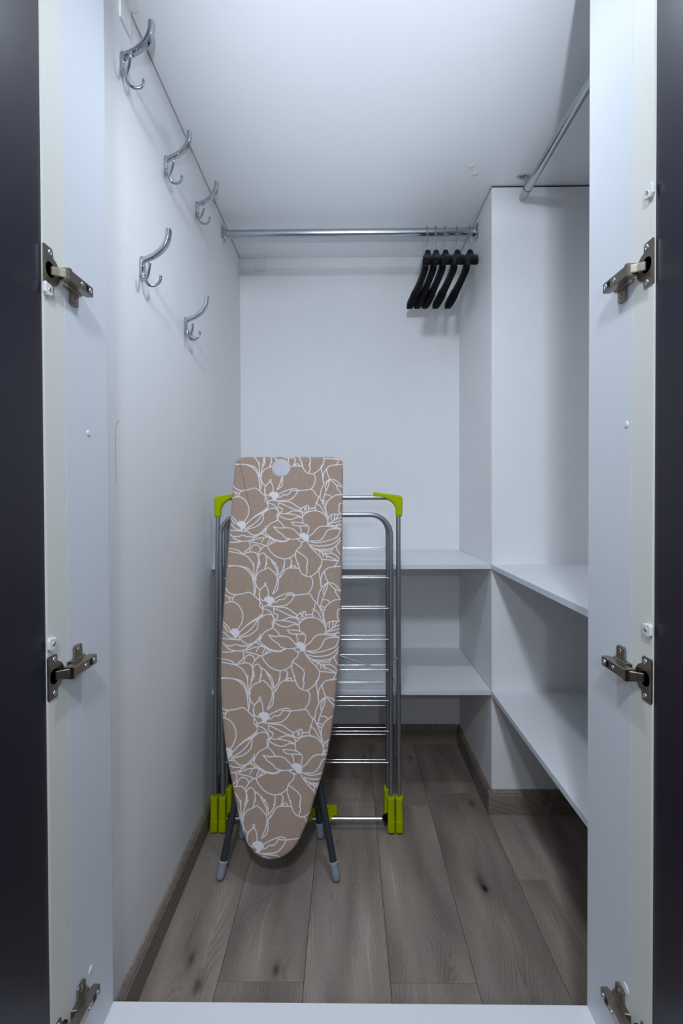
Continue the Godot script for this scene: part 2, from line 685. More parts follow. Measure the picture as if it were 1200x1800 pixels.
func unseen_downlight(at: Vector3, energy: float) -> void:
	var t := thing("unseen_downlight", "unseen round lamp in the closet ceiling, placed to light the walls and shelves", "lamp", at)
	var m := Mesher.new()
	m.lathe(Vector3.ZERO, Vector3.DOWN, PackedVector2Array([Vector2(0.068, -0.001), Vector2(0.068, 0.002), Vector2(0.064, 0.004), Vector2(0.058, 0.002), Vector2(0.057, -0.0005)]), 32)
	part("trim_ring", m, M.white_plastic, t)
	var glow := paint(Color(0.95, 0.95, 0.95), 0.4)
	glow.emission_enabled = true
	glow.emission = Color(0.90, 0.945, 1.0)
	glow.emission_energy_multiplier = 2.0
	m = Mesher.new()
	m.lathe(Vector3.ZERO, Vector3.DOWN, PackedVector2Array([Vector2(0.0572, -0.001), Vector2(0.0572, 0.0004), Vector2(0.02, 0.0008)]), 28)
	part("diffuser", m, glow, t)
	var l := SpotLight3D.new()
	l.name = "unseen_downlight_beam"
	l.position = Vector3(0, -0.008, 0)
	l.rotation = Vector3(-PI / 2, 0, 0)
	l.light_color = Color(0.90, 0.945, 1.0)
	l.light_energy = energy
	l.light_size = 0.055
	l.spot_angle = 86.0
	l.spot_angle_attenuation = 1.0
	l.spot_range = 12.0
	l.spot_attenuation = 2.0
	l.shadow_enabled = true
	t.add_child(l)


func unseen_pendant(at: Vector3, energy: float) -> void:
	var t := thing("unseen_pendant_lamp", "unseen white globe lamp in the hall, placed to light the doors and closet", "lamp", at)
	var glow := paint(Color(0.95, 0.95, 0.95), 0.4)
	glow.emission_enabled = true
	glow.emission = Color(0.90, 0.945, 1.0)
	glow.emission_energy_multiplier = 1.5
	var m := Mesher.new()
	var p := PackedVector2Array()
	for k in 17:
		p.append(Vector2(0.1 * sin(PI * k / 16), -0.1 * cos(PI * k / 16)))
	m.lathe(Vector3.ZERO, Vector3.UP, p, 28)
	part("globe", m, glow, t)
	m = Mesher.new()
	m.tube(PackedVector3Array([Vector3(0, 0.1, 0), Vector3(0, 0.65, 0)]), 0.004, 8)
	part("cord", m, paint(Color(0.2, 0.2, 0.2), 0.6), t)
	var l := OmniLight3D.new()
	l.name = "unseen_bulb_light"
	l.light_color = Color(0.90, 0.945, 1.0)
	l.light_energy = energy
	l.light_size = 0.09
	l.omni_range = 12.0
	l.omni_attenuation = 2.0
	l.shadow_enabled = true
	t.add_child(l)


func room() -> void:
	var m := Mesher.new()
	m.plain_box(Vector3(-0.9, -0.12, -2.4), Vector3(1.2, -0.012, -0.7))
	var floor_slab := structure("floor", "grey-brown oak plank floor of the closet", "floor", m, M.shadow_gap)
	planks(floor_slab)
	m = Mesher.new()
	m.plain_box(Vector3(-0.6, 0, -2.3), Vector3(-0.475, 2.4, -0.75))
	var wl := structure("wall_left", "white painted left wall carrying the chrome coat hooks", "wall", m, M.wall)
	m = Mesher.new()
	m.plain_box(Vector3(-0.6, -0.02, -2.35), Vector3(1.15, 2.4, -2.19))
	structure("wall_back", "white painted back wall behind the ironing board and drying rack", "wall", m, M.wall)
	m = Mesher.new()
	m.plain_box(Vector3(0.5, -0.02, -2.2), Vector3(1.1, 2.1635, -1.70))
	var column := structure("wall_column", "white boxed-out column between the back shelves and the right shelves", "wall", m, M.wall)
	m = Mesher.new()
	m.plain_box(Vector3(0.502, 2.1634, -2.185), Vector3(0.998, 2.1698, -1.7035))  # black strip added in the gap, paints its shade darker
	part("gap_shade", m, M.shadow_gap, column, "black strip painting the shade of the gap between column and ceiling")
	m = Mesher.new()
	m.plain_box(Vector3(1.0, -0.02, -2.3), Vector3(1.15, 2.4, -0.75))
	structure("wall_right", "white right wall that the long shelves run into", "wall", m, M.wall)
	m = Mesher.new()
	m.plain_box(Vector3(-0.472, 2.17, -2.188), Vector3(0.999, 2.22, -0.75))
	var ceiling := structure("ceiling", "flat white ceiling panel of the closet", "ceiling", m, M.ceiling)
	for q in [[0.405, -1.60, 0.011], [0.427, -1.64, 0.010]]:
		m = Mesher.new()
		m.lathe(Vector3(q[0], 2.17, q[1]), Vector3.DOWN, PackedVector2Array([Vector2(q[2], -0.001), Vector2(q[2], 0.0003), Vector2(q[2] * 0.6, 0.0007)]), 18)
		part("filler_spot", m, M.white_plastic, ceiling)
	m = Mesher.new()
	m.plain_box(Vector3(-0.6, 2.4, -2.35), Vector3(1.15, 2.5, -0.75))  # unseen slab, added to keep light out of the ceiling gaps
	structure("unseen_ceiling_seal", "unseen slab added above the closet ceiling panel to keep light out", "ceiling", m, M.hall)
	# the front of the closet round the doorway
	m = Mesher.new()
	m.plain_box(Vector3(-1.8, 0, -0.79), Vector3(-0.475, 2.6, FRONT))
	m.plain_box(Vector3(0.475, 0, -0.79), Vector3(1.8, 2.6, FRONT))
	m.plain_box(Vector3(-0.475, 2.17, -0.79), Vector3(0.475, 2.6, FRONT))
	structure("wall_front", "hall wall that the closet doorway is set into", "wall", m, M.hall)
	# frame of the doorway: two deep side panels and a raised sill
	for s in [-1, 1]:
		m = Mesher.new()
		m.box(Vector3(minf(s * JAMB, s * 0.475), 0.0, -0.902), Vector3(maxf(s * JAMB, s * 0.475), 2.17, FRONT), 0.0006)
		var j := structure("trim_1" if s < 0 else "trim_2", "left white laminate side panel of the doorway, carrying hinges" if s < 0 else "right white laminate side panel of the doorway, carrying hinges", "door frame", m, M.jamb)
		for c in ([[-0.833, 1.212, 0.0055], [-0.823, 0.293, 0.007]] if s < 0 else [[-0.78, 1.214, 0.0055], [-0.776, 0.315, 0.008]]):
			m = Mesher.new()
			m.lathe(Vector3(s * JAMB, c[1], c[0]), Vector3(-s, 0, 0), PackedVector2Array([Vector2(c[2], -0.001), Vector2(c[2], 0.0006), Vector2(c[2] * 0.8, 0.0013), Vector2(c[2] * 0.4, 0.0016)]), 18)
			part("screw_cap", m, M.white_plastic, j)
	m = Mesher.new()
	m.box(Vector3(-JAMB, 0.0, -0.902), Vector3(JAMB, 0.156, FRONT), 0.0006)
	structure("trim_3", "raised white sill board across the foot of the doorway", "sill", m, M.laminate)
	# skirting in the same grey oak
	var oak := wood(31, [], 0.97)
	oak.uv1_triplanar = true
	var profile := PackedVector2Array([Vector2(0, 0), Vector2(0.014, 0), Vector2(0.014, 0.066), Vector2(0.0115, 0.070), Vector2(0.0115, 0.074), Vector2(0.006, 0.082), Vector2(0, 0.082)])
	skirting("baseboard_left", "grey oak baseboard along the left wall", profile, Vector3(-0.475, 0, -0.902), Vector3(-0.475, 0, -2.19), Vector3.RIGHT, oak)
	skirting("baseboard_back", "grey oak baseboard along the back wall under the lower shelf", profile, Vector3(-0.461, 0, -2.19), Vector3(0.486, 0, -2.19), Vector3.BACK, oak)
	skirting("baseboard_column_side", "grey oak baseboard on the side of the column", profile, Vector3(0.5, 0, -2.19), Vector3(0.5, 0, -1.6850), Vector3.LEFT, oak)
	skirting("baseboard_column_front", "grey oak baseboard on the front of the column under the right shelves", profile, Vector3(0.4865, 0, -1.70), Vector3(1.0, 0, -1.70), Vector3.BACK, oak)
	# a shallow scuff on the left wall
	m = Mesher.new()
	m.sweep(Mesher.round_section(6), spline(PackedVector3Array([Vector3(-0.475, 1.262, -1.018), Vector3(-0.475, 1.25, -1.004), Vector3(-0.475, 1.21, -1.0), Vector3(-0.475, 1.13, -1.001)]), 6), PackedVector2Array([Vector2(0.0012, 0.0004)]), Vector3.RIGHT)
	part("scuff", m, M.mark, wl)
	# the unseen hall where the camera stands, its greys chosen to darken chrome reflections
	m = Mesher.new()
	m.plain_box(Vector3(-1.9, -0.1, -0.766), Vector3(1.9, 0, 1.9))
	structure("floor_hall", "floor of the hall in front of the closet", "floor", m, M.hall_floor)
	m = Mesher.new()
	m.plain_box(Vector3(-1.9, 2.6, -0.8), Vector3(1.9, 2.7, 1.9))
	structure("ceiling_hall", "ceiling of the hall in front of the closet", "ceiling", m, M.hall)
	m = Mesher.new()
	m.plain_box(Vector3(-1.9, 0, -0.79), Vector3(-1.8, 2.6, 1.9))
	structure("wall_hall_left", "left wall of the hall", "wall", m, M.hall)
	m = Mesher.new()
	m.plain_box(Vector3(1.8, 0, -0.79), Vector3(1.9, 2.6, 1.9))
	structure("wall_hall_right", "right wall of the hall", "wall", m, M.hall)
	m = Mesher.new()
	m.plain_box(Vector3(-1.8, 0, 1.8), Vector3(1.8, 2.6, 1.9))
	structure("wall_hall_back", "hall wall behind the camera", "wall", m, M.hall)


func skirting(called: String, label: String, profile: PackedVector2Array, a: Vector3, b: Vector3, out: Vector3, material: Material) -> void:
	var m := Mesher.new()
	var along := (b - a).normalized()
	m.plate(profile, a.distance_to(b), 0.0, Transform3D(Basis(out, Vector3.UP, along), a))
	structure(called, label, "baseboard", m, material)


func planks(floor_slab: Node3D) -> void:
	# boards 196 mm wide run away from the doors; each row starts its joints elsewhere
	var edge := -0.69
	var looks := [
		wood(1, [[0.055, 0.36, 0.020, 2.2, 0.38], [0.02, 0.42, 0.016, 2.6, 0.35], [-0.05, 0.9, 0.012, 2.0, 0.5]]),
		wood(2, [[0.03, 0.83, 0.016, 2.0, 0.4]], 0.97),
		wood(3, [[-0.03, 0.72, 0.010, 1.4, 0.75], [-0.028, 0.74, 0.022, 2.2, 0.28], [0.07, 0.3, 0.012, 2.4, 0.3]]),
		wood(4, [[-0.005, 0.62, 0.011, 1.5, 0.8], [-0.01, 0.645, 0.024, 2.4, 0.3], [0.055, 0.98, 0.02, 2.0, 0.3]], 0.95),
		wood(5, [[-0.04, 0.2, 0.009, 1.6, 0.6]], 1.03),
		wood(6, [[0.04, 1.1, 0.012, 1.6, 0.5]], 0.93),
	]
	# per row: z of the joints from the front backwards, then the look of each board
	var rows := [[[-0.70, -1.35, -2.2], [4, 1]], [[-0.70, -1.72, -2.2], [0, 3]], [[-0.70, -1.097, -2.2], [5, 1]], [[-0.70, -1.90, -2.2], [4, 2]],
		[[-0.70, -1.097, -2.2], [1, 2]], [[-0.70, -1.815, -2.2], [3, 5]], [[-0.70, -1.40, -2.2], [1, 4]], [[-0.70, -1.7, -2.2], [2, 5]], [[-0.70, -2.2], [0]]]
	for r in rows.size():
		var x0 := edge + 0.196 * r
		var joints: Array = rows[r][0]
		for k in joints.size() - 1:
			var m := Mesher.new()
			var z1: float = joints[k]
			var z0: float = joints[k + 1]
			m.box(Vector3(x0 + 0.0004, -0.012, z0 + 0.0005), Vector3(x0 + 0.1956, 0.0, z1 - 0.0005), 0.0007)
			var look: int = rows[r][1][k]
			part("plank", m, looks[look], floor_slab, "", func(p: Vector3) -> Vector2: return Vector2((p.x - x0) / 0.196, (-0.70 - p.z) / 1.5 + (0.31 if k else 0.0)))


func doors() -> void:
	for s in [-1, 1]:
		var d := thing("door_1" if s < 0 else "door_2", "left closet door standing open, white frame round a dark violet-grey panel" if s < 0 else "right closet door standing open, white frame round a dark violet-grey panel", "door", Vector3(s * JAMB, 0.165, FRONT))
		d.set_meta("kind", "structure")
		# hinge stile with a bored hole for each hinge cup
		var stile := CSGCombiner3D.new()
		stile.name = "stile"
		var slab := CSGBox3D.new()
		slab.name = "slab"
		slab.size = Vector3(0.022, 1.99, 0.0515)
		slab.position = Vector3(s * 0.011, 0.995, 0.0005 + 0.02575)
		slab.material = M.stile
		stile.add_child(slab)
		for k in 3:
			var hole := CSGCylinder3D.new()
			hole.name = "cup_hole"
			hole.operation = CSGShape3D.OPERATION_SUBTRACTION
			hole.radius = 0.0125
			hole.height = 0.024
			hole.sides = 28
			hole.rotation = Vector3(0, 0, PI / 2)
			hole.position = Vector3(0, hinge_height(s, k) - 0.165, 0.0385)
			hole.material = M.stile
			stile.add_child(hole, true)
		d.add_child(stile)
		var m := Mesher.new()
		m.box(Vector3(minf(0, s * 0.022), 0, 0.39), Vector3(maxf(0, s * 0.022), 1.99, 0.44))
		part("stile", m, M.stile, d)
		for y in [0.0, 1.94]:
			m = Mesher.new()
			m.box(Vector3(minf(0, s * 0.022), y, 0.052), Vector3(maxf(0, s * 0.022), y + 0.05, 0.39))
			part("rail", m, M.stile, d)
		m = Mesher.new()
		m.box(Vector3(minf(s * 0.003, s * 0.008), 0.045, 0.0525), Vector3(maxf(s * 0.003, s * 0.008), 1.945, 0.3895), 0.0005)
		part("panel", m, M.dark_panel, d, "dark violet-grey door panel")
		# little blocks that hold the panel in its frame
		for y in ([1.4085, 0.8845, 1.95] if s < 0 else [1.5415, 0.905, 1.95]):
			clip(d, s, y - 0.165)


func clip(d: Node3D, s: int, y: float) -> void:
	var m := Mesher.new()
	var tilt := Transform3D(Basis(Vector3.BACK, 0.0), Vector3.ZERO)
	var outline := PackedVector2Array([Vector2(0.0385, -0.0075), Vector2(0.052, -0.0105), Vector2(0.0565, -0.006), Vector2(0.0565, 0.006), Vector2(0.054, 0.0095), Vector2(0.0385, 0.0075)])
	var basis := Basis(Vector3(0, 0, 1), Vector3(0, 1, 0), Vector3(-s, 0, 0))
	m.plate(outline, 0.0055, 0.0012, tilt * Transform3D(basis, Vector3(0, y, 0)))
	var c := part("panel_clip", m, M.white_plastic, d)
	m = Mesher.new()
	m.lathe(Vector3(-s * 0.0055, y, 0.0455), Vector3(-s, 0, 0), PackedVector2Array([Vector2(0.0036, -0.001), Vector2(0.0036, 0.0004), Vector2(0.0028, 0.001), Vector2(0.0012, 0.0010), Vector2(0.0006, -0.0006)]), 16)
	part("screw", m, M.zinc, c)


func hinge_height(s: int, k: int) -> float:
	return [1.441, 0.833, 0.275][k] if s < 0 else [1.440, 0.830, 0.277][k]


func hinge(s: int, k: int) -> void:
	var where: String = ["uppermost", "middle", "lowest"][k]
	var side := "left" if s < 0 else "right"
	var h := thing("cabinet_hinge", "%s nickel cabinet hinge between the %s door and its white side panel" % [where, side], "hinge", Vector3(s * JAMB, hinge_height(s, k), FRONT), "nickel hinges of the closet doors")
	# local axes: into the doorway, up, towards the hall
	var into := Vector3(-s, 0, 0)
	var m := Mesher.new()
	# cup flange: two ears and a round lobe, pierced by the cup
	var around := 96
	var outer := PackedVector3Array()
	var inner := PackedVector3Array()
	for i in around:
		var w := TAU * i / around
		var dir := Vector2(cos(w), sin(w))
		var c := Vector2(0.0385, 0)
		var reach := INF
		# ears
		var tx := INF if absf(dir.x) < 1e-6 else ((0.0535 if dir.x > 0 else 0.0305) - c.x) / dir.x
		var ty := INF if absf(dir.y) < 1e-6 else (0.033 if dir.y > 0 else -0.033) / dir.y
		reach = minf(tx, ty)
		# clip the ears' inner corners
		var corner := c + dir * reach
		if corner.x < 0.034 and absf(corner.y) > 0.029:
			reach *= 0.965
		# lobe
		var o := c - Vector2(0.0335, 0)
		var b := o.dot(dir)
		var t := -b + sqrt(maxf(b * b - o.length_squared() + 0.0205 * 0.0205, 0.0))
		reach = maxf(reach, minf(t, INF if absf(dir.x) < 1e-6 or dir.x < 0 else tx))
		var p := c + dir * reach
		outer.append(into * 0.0 + Vector3(0, p.y, p.x))
		var q := c + Vector2(dir.x * 0.0115, dir.y * 0.0115)
		inner.append(Vector3(0, q.y, q.x))
	var rings := []
	for l in [[outer, -0.0008], [outer, 0.0012], [inner, 0.0016], [inner, -0.0008]]:
		var ring := PackedVector3Array()
		for p in l[0]:
			ring.append(p + into * l[1])
		rings.append(ring)
	m.loft(rings, false, false, true)
	part("cup_flange", m, M.nickel, h)
	m = Mesher.new()
	m.lathe(Vector3(0, 0, 0.0385), into, PackedVector2Array([Vector2(0.0118, 0.001), Vector2(0.0112, -0.0105), Vector2(0.0001, -0.0108), Vector2(0.0001, -0.0118), Vector2(0.0122, -0.0116), Vector2(0.0122, 0.001)]), 28)
	part("cup", m, M.bronze, h, "dark bronze inside of the hinge cup")
	m = Mesher.new()
	m.lathe(into * -0.0035 + Vector3(0, -0.0085, 0.0452), Vector3.UP, PackedVector2Array([Vector2(0.0035, 0), Vector2(0.004, 0.0006), Vector2(0.004, 0.0164), Vector2(0.0035, 0.017)]), 16)
	part("spring_pin", m, M.bronze, h, "bronze pin inside the hinge cup")
	for y in [-0.0255, 0.0255]:
		m = Mesher.new()
		m.lathe(into * 0.0015 + Vector3(0, y, 0.0385), into, PackedVector2Array([Vector2(0.0042, -0.001), Vector2(0.0042, 0.0003), Vector2(0.0034, 0.0012), Vector2(0.0016, 0.0013), Vector2(0.0008, -0.0003)]), 18)
		part("screw", m, M.zinc, h)
	# link: a bent strap from the cup to the arm
	m = Mesher.new()
	var strap := PackedVector3Array([into * -0.007 + Vector3(0, 0, 0.036), into * 0.002 + Vector3(0, 0, 0.0345), into * 0.010 + Vector3(0, 0, 0.029), into * 0.0205 + Vector3(0, 0, 0.0225)])
	m.sweep(Mesher.soft_square(0.25, 2), strap, PackedVector2Array([Vector2(0.0066, 0.0017)]), Vector3(0, 0, 1), false)
	part("link", m, M.nickel, h)
	# arm: a pressed channel that stands off the side panel
	m = Mesher.new()
	var a := PackedVector2Array([Vector2(0.0245, 0.0075), Vector2(0.0245, 0.0225), Vector2(-0.044, 0.0225), Vector2(-0.044, 0.0115), Vector2(-0.026, 0.0065)])
	m.plate(a, 0.0166, 0.0012, Transform3D(Basis(Vector3(0, 0, 1), into, Vector3(0, 1, 0)), Vector3(0, -0.0083, 0)))
	m.plate(PackedVector2Array([Vector2(0.0262, 0.0065), Vector2(0.0262, 0.0236), Vector2(0.0196, 0.0236), Vector2(0.0196, 0.0065)]), 0.0186, 0.0008, Transform3D(Basis(Vector3(0, 0, 1), into, Vector3(0, 1, 0)), Vector3(0, -0.0093, 0)))
	var arm := part("arm", m, M.nickel, h)
	for q in [[-0.0365, 0.0042], [-0.0105, 0.0032]]:
		m = Mesher.new()
		m.lathe(into * 0.0225 + Vector3(0, 0, q[0]), into, PackedVector2Array([Vector2(q[1], -0.001), Vector2(q[1], 0.0004), Vector2(q[1] * 0.8, 0.0012), Vector2(q[1] * 0.35, 0.0012), Vector2(q[1] * 0.2, -0.0002)]), 16)
		part("adjusting_screw", m, M.zinc, arm)
	m = Mesher.new()
	m.plate(PackedVector2Array([Vector2(-0.030, -0.0048), Vector2(-0.023, -0.0048), Vector2(-0.023, 0.0048), Vector2(-0.030, 0.0048)]), 0.0012, 0.0002, Transform3D(Basis(Vector3(0, 0, 1), Vector3(0, 1, 0), into), into * 0.0217))  # flat black plate, the shade of a recess put into its colour
	part("slot_shade", m, M.black, arm, "black plate painting the shade of a slot in the hinge arm")
	# mounting plate: rail under the arm and a cross wing above and below
	m = Mesher.new()
	m.plate(PackedVector2Array([Vector2(0.004, 0.0), Vector2(0.002, 0.0085), Vector2(-0.036, 0.0085), Vector2(-0.040, 0.0)]), 0.0205, 0.0008, Transform3D(Basis(Vector3(0, 0, 1), into, Vector3(0, 1, 0)), Vector3(0, -0.01025, 0)))
	var mount := part("mounting_plate", m, M.nickel, h)
	# the uppermost hinges are mounted with the long wing down, the others with it up
	for v in [-1, 1]:
		var tall := 0.0305 if (v < 0) == (k == 0) else 0.0175
		m = Mesher.new()
		m.plate(PackedVector2Array([Vector2(-0.032, v * 0.008), Vector2(-0.032, v * (tall - 0.003)), Vector2(-0.029, v * tall), Vector2(-0.015, v * tall), Vector2(-0.012, v * (tall - 0.003)), Vector2(-0.012, v * 0.008)]), 0.0055, 0.0009, Transform3D(Basis(Vector3(0, 0, 1), Vector3(0, 1, 0), into), Vector3.ZERO))
		part("wing", m, M.nickel, mount)
		if tall > 0.02:
			m = Mesher.new()
			m.lathe(into * 0.0055 + Vector3(0, v * 0.0225, -0.022), into, PackedVector2Array([Vector2(0.0050, -0.001), Vector2(0.0050, 0.0003), Vector2(0.0042, 0.0012), Vector2(0.0018, 0.0012), Vector2(0.001, 0.0002)]), 16)
			part("plate_screw", m, M.nickel, mount)


func shelves() -> void:
	var m := Mesher.new()
	var spots := [
		["upper white shelf on the back wall, left of the column", Vector3(-0.4745, 0, -2.1895), Vector3(0.4985, 0, -1.703), 0.867],
		["lower white shelf on the back wall, left of the column", Vector3(-0.4745, 0, -2.1895), Vector3(0.4985, 0, -1.703), 0.427],
		["upper long white shelf on the right, beside the column", Vector3(0.4985, 0, -1.6995), Vector3(0.9995, 0, -0.80), 0.867],
		["lower long white shelf on the right, beside the column", Vector3(0.4985, 0, -1.6995), Vector3(0.9995, 0, -0.80), 0.427],
	]
	for q in spots:
		var lo: Vector3 = q[1]
		var hi: Vector3 = q[2]
		var middle := Vector3((lo.x + hi.x) / 2, q[3] - 0.0165, (lo.z + hi.z) / 2)
		var t := thing("shelf", q[0], "shelf", middle, "white closet shelves")
		m = Mesher.new()
		m.box(Vector3(lo.x, 0, lo.z) - Vector3(middle.x, 0, middle.z), Vector3(hi.x, 0.0165, hi.z) - Vector3(middle.x, 0, middle.z), 0.0006)
		part("board", m, M.laminate, t)
		# edging on the free edge
		var back: bool = hi.x < 0.6
		m = Mesher.new()
		if back:
			m.box(Vector3(lo.x - middle.x, 0.0002, hi.z - middle.z), Vector3(hi.x - middle.x, 0.0163, hi.z - middle.z + 0.001), 0.0004)
		else:
			m.box(Vector3(lo.x - middle.x - 0.001, 0.0002, lo.z - middle.z), Vector3(lo.x - middle.x, 0.0163, hi.z - middle.z), 0.0004)
		part("edging", m, M.jamb, t)


func rosette(parent: Node3D, at: Vector3, axis: Vector3) -> void:
	var m := Mesher.new()
	m.lathe(at, axis, PackedVector2Array([Vector2(0.031, 0), Vector2(0.031, 0.002), Vector2(0.028, 0.0045), Vector2(0.021, 0.006), Vector2(0.019, 0.0062), Vector2(0.0185, 0.016), Vector2(0.0165, 0.0175)]), 32)
	var f := part("end_socket", m, M.chrome, parent)
	for k in 3:
		var w := TAU * k / 3 + PI / 2
		m = Mesher.new()
		m.lathe(at + Vector3(0, sin(w), cos(w)) * 0.0245 + axis * 0.005, axis, PackedVector2Array([Vector2(0.0038, -0.001), Vector2(0.0038, 0.0006), Vector2(0.002, 0.0018)]), 12)
		part("screw", m, M.zinc, f)


func rods() -> void:
	var y := 2.118
	var z := -1.894
	var t := thing("clothes_rod", "chrome clothes rod across the back under the ceiling, holding black hangers", "clothes rod", Vector3(0.0125, y, z))
	var m := Mesher.new()
	m.tube(PackedVector3Array([Vector3(-0.487, 0, 0), Vector3(0.487, 0, 0)]), 0.0148, 28)
	part("rod", m, M.rod, t)
	rosette(t, Vector3(-0.4873, 0, 0), Vector3.RIGHT)
	rosette(t, Vector3(0.4873, 0, 0), Vector3.LEFT)
	t = thing("clothes_rod", "empty chrome clothes rod running towards the doors above the right shelves", "clothes rod", Vector3(0.602, 2.124, -1.25))
	m = Mesher.new()
	m.tube(PackedVector3Array([Vector3(0, 0, -0.415), Vector3(0, 0, 0.42)]), 0.0128, 24)
	part("rod", m, M.rod, t)
	for e in [-1, 1]:
		var at := Vector3(0, 0, e * 0.413)
		m = Mesher.new()
		m.lathe(at, Vector3(0, 0, e), PackedVector2Array([Vector2(0.0145, -0.022), Vector2(0.0148, -0.021), Vector2(0.0148, -0.001), Vector2(0.0142, 0)]), 24)
		m.lathe(at, Vector3(0, 0, e), PackedVector2Array([Vector2(0.0122, 0), Vector2(0.0122, 0.024), Vector2(0.0108, 0.029), Vector2(0.006, 0.0315)]), 24)
		part("end_cap", m, M.chrome, t)
		m = Mesher.new()
		m.lathe(at + Vector3(-0.002, 0.012, -e * 0.010), Vector3.UP, PackedVector2Array([Vector2(0.0042, 0), Vector2(0.0038, 0.01), Vector2(0.0038, 0.024), Vector2(0.006, 0.031)]), 14)
		var b := part("bracket", m, M.chrome, t)
		m = Mesher.new()
		var oval := PackedVector2Array()
		for k in 28:
			oval.append(Vector2(0.029 * cos(TAU * k / 28), 0.0105 * sin(TAU * k / 28)))
		m.plate(oval, 0.004, 0.0012, Transform3D(Basis(Vector3.RIGHT, Vector3.FORWARD, Vector3.UP), at + Vector3(-0.004, 0.042, -e * 0.010)))
		part("ceiling_plate", m, M.chrome, b)
		for sx in [-0.021, 0.019]:
			m = Mesher.new()
			m.lathe(at + Vector3(-0.004 + sx, 0.042, -e * 0.010), Vector3.DOWN, PackedVector2Array([Vector2(0.0045, -0.001), Vector2(0.0045, 0.001), Vector2(0.002, 0.0022)]), 12)
			part("screw", m, M.zinc, b)


func drying_rack() -> void:
	var t := thing("drying_rack", "folded grey steel drying rack with lime green corners and feet behind the ironing board", "drying rack", Vector3(-0.131, 0, -1.603))
	t.rotation.x = -0.0463
	# outer frame
	var m := Mesher.new()
	m.tube(bend(PackedVector3Array([Vector3(-0.3118, 0.06, 0.0), Vector3(-0.306, 1.1015, 0), Vector3(0.3035, 1.1015, 0), Vector3(0.2985, 0.06, 0.0)]), 0.045), 0.0078, 14)
	part("outer_frame", m, M.steel, t)
	m = Mesher.new()
	m.tube(bend(PackedVector3Array([Vector3(-0.2838, 0.06, 0.0), Vector3(-0.2935, 1.0435, 0.017), Vector3(0.277, 1.0435, 0.017), Vector3(0.2715, 0.06, 0.0)]), 0.07), 0.0078, 14)
	var inner := part("inner_frame", m, M.steel, t)
	m = Mesher.new()
	m.tube(bend(PackedVector3Array([Vector3(-0.2795, 0.09, -0.022), Vector3(-0.2845, 1.0425, -0.022), Vector3(0.2705, 1.0425, -0.022), Vector3(0.2645, 0.09, -0.022)]), 0.06), 0.0075, 14)
	var wing := part("wing_frame", m, M.steel, t)
	# thin drying lines strung across the frames
	for y in [0.8329, 0.7314, 0.6284, 0.5286, 0.4265, 0.3257, 0.2226]:
		var lean: float = 0.017 * (y - 0.06) / 0.98
		wire(inner, PackedVector3Array([Vector3(-0.287, y, lean), Vector3(0.273, y, lean)]), 0.0016)
	for y in [0.8345, 0.7326, 0.635, 0.535, 0.4294, 0.3264, 0.22]:
		wire(wing, PackedVector3Array([Vector3(-0.281, y, -0.022), Vector3(0.266, y, -0.022)]), 0.0016)
	m = Mesher.new()
	m.tube(bend(PackedVector3Array([Vector3(-0.2815, 0.12, -0.040), Vector3(-0.2835, 1.0425, -0.040), Vector3(0.2690, 1.0425, -0.040), Vector3(0.2655, 0.12, -0.040)]), 0.06), 0.0062, 10)
	var second := part("wing_frame", m, M.steel, t)
	for y in [0.9292, 0.565, 0.4719, 0.3926, 0.2963]:
		wire(second, PackedVector3Array([Vector3(-0.281, y, -0.040), Vector3(0.266, y, -0.040)]), 0.0015)
	# folding struts
	for s in [-1, 1]:
		m = Mesher.new()
		m.tube(PackedVector3Array([Vector3(s * 0.268, 0.518, -0.008), Vector3(s * 0.18, 0.546, -0.008), Vector3(s * 0.10, 0.572, -0.008), Vector3(s * 0.02, 0.597, -0.008)]), 0.0026, 8)
		part("strut", m, M.wire, t)
		m = Mesher.new()
		var x := 0.2868 if s > 0 else -0.301
		m.tube(bend(PackedVector3Array([Vector3(x - 0.003, 0.50, 0.004), Vector3(x + 0.002, 0.485, 0.006), Vector3(x + 0.003, 0.30, 0.006), Vector3(x - 0.001, 0.255, 0.006), Vector3(x + 0.006, 0.247, 0.004)]), 0.006, 4), 0.0016, 8)
		part("brace", m, M.wire, t)
		m = Mesher.new()
		m.lathe(Vector3(x - 0.012, 0.565, 0.004), Vector3.RIGHT, PackedVector2Array([Vector2(0.0026, 0), Vector2(0.0026, 0.016), Vector2(0.004, 0.017), Vector2(0.004, 0.020)]), 12)
		part("pivot_pin", m, M.wire, t)
	# lime corner pieces that wrap the outer bends
	for s in [-1, 1]:
		var c := PackedVector2Array()
		for q in [[0.2196, 1.1195], [0.226, 1.1198], [0.255, 1.1150], [0.285, 1.1110], [0.3055, 1.1085], [0.3125, 1.1055], [0.3165, 1.0995], [0.3177, 1.092], [0.3165, 1.066], [0.3150, 1.0375], [0.2955, 1.0375], [0.2945, 1.047], [0.2945, 1.063],
				[0.2895, 1.0755], [0.2820, 1.0845], [0.2720, 1.0925], [0.2590, 1.0975], [0.2430, 1.1010], [0.2196, 1.1040]]:
			c.append(Vector2(s * q[0] - (0.0 if s > 0 else 0.0015), q[1]))
		m = Mesher.new()
		m.plate(c, 0.0195, 0.004, Transform3D(Basis.IDENTITY, Vector3(0, 0, -0.0102)))
		part("corner", m, M.lime, t, "lime green plastic corner")
	# feet: two side by side in front, a third tucked behind
	for q in [[-0.3107, 0.0, 0.0, 0.003], [-0.2838, 0.0, 0.0, 0.003], [0.2716, 0.0, 0.0, 0.003], [0.2982, 0.0, 0.0, 0.003], [-0.272, 0.0, 0.014, -0.028], [0.263, 0.0, 0.014, -0.028]]:
		rack_foot(t, q[0], q[2], q[3])
	# bottom bar with its black plugs, and the lime locking clip
	m = Mesher.new()
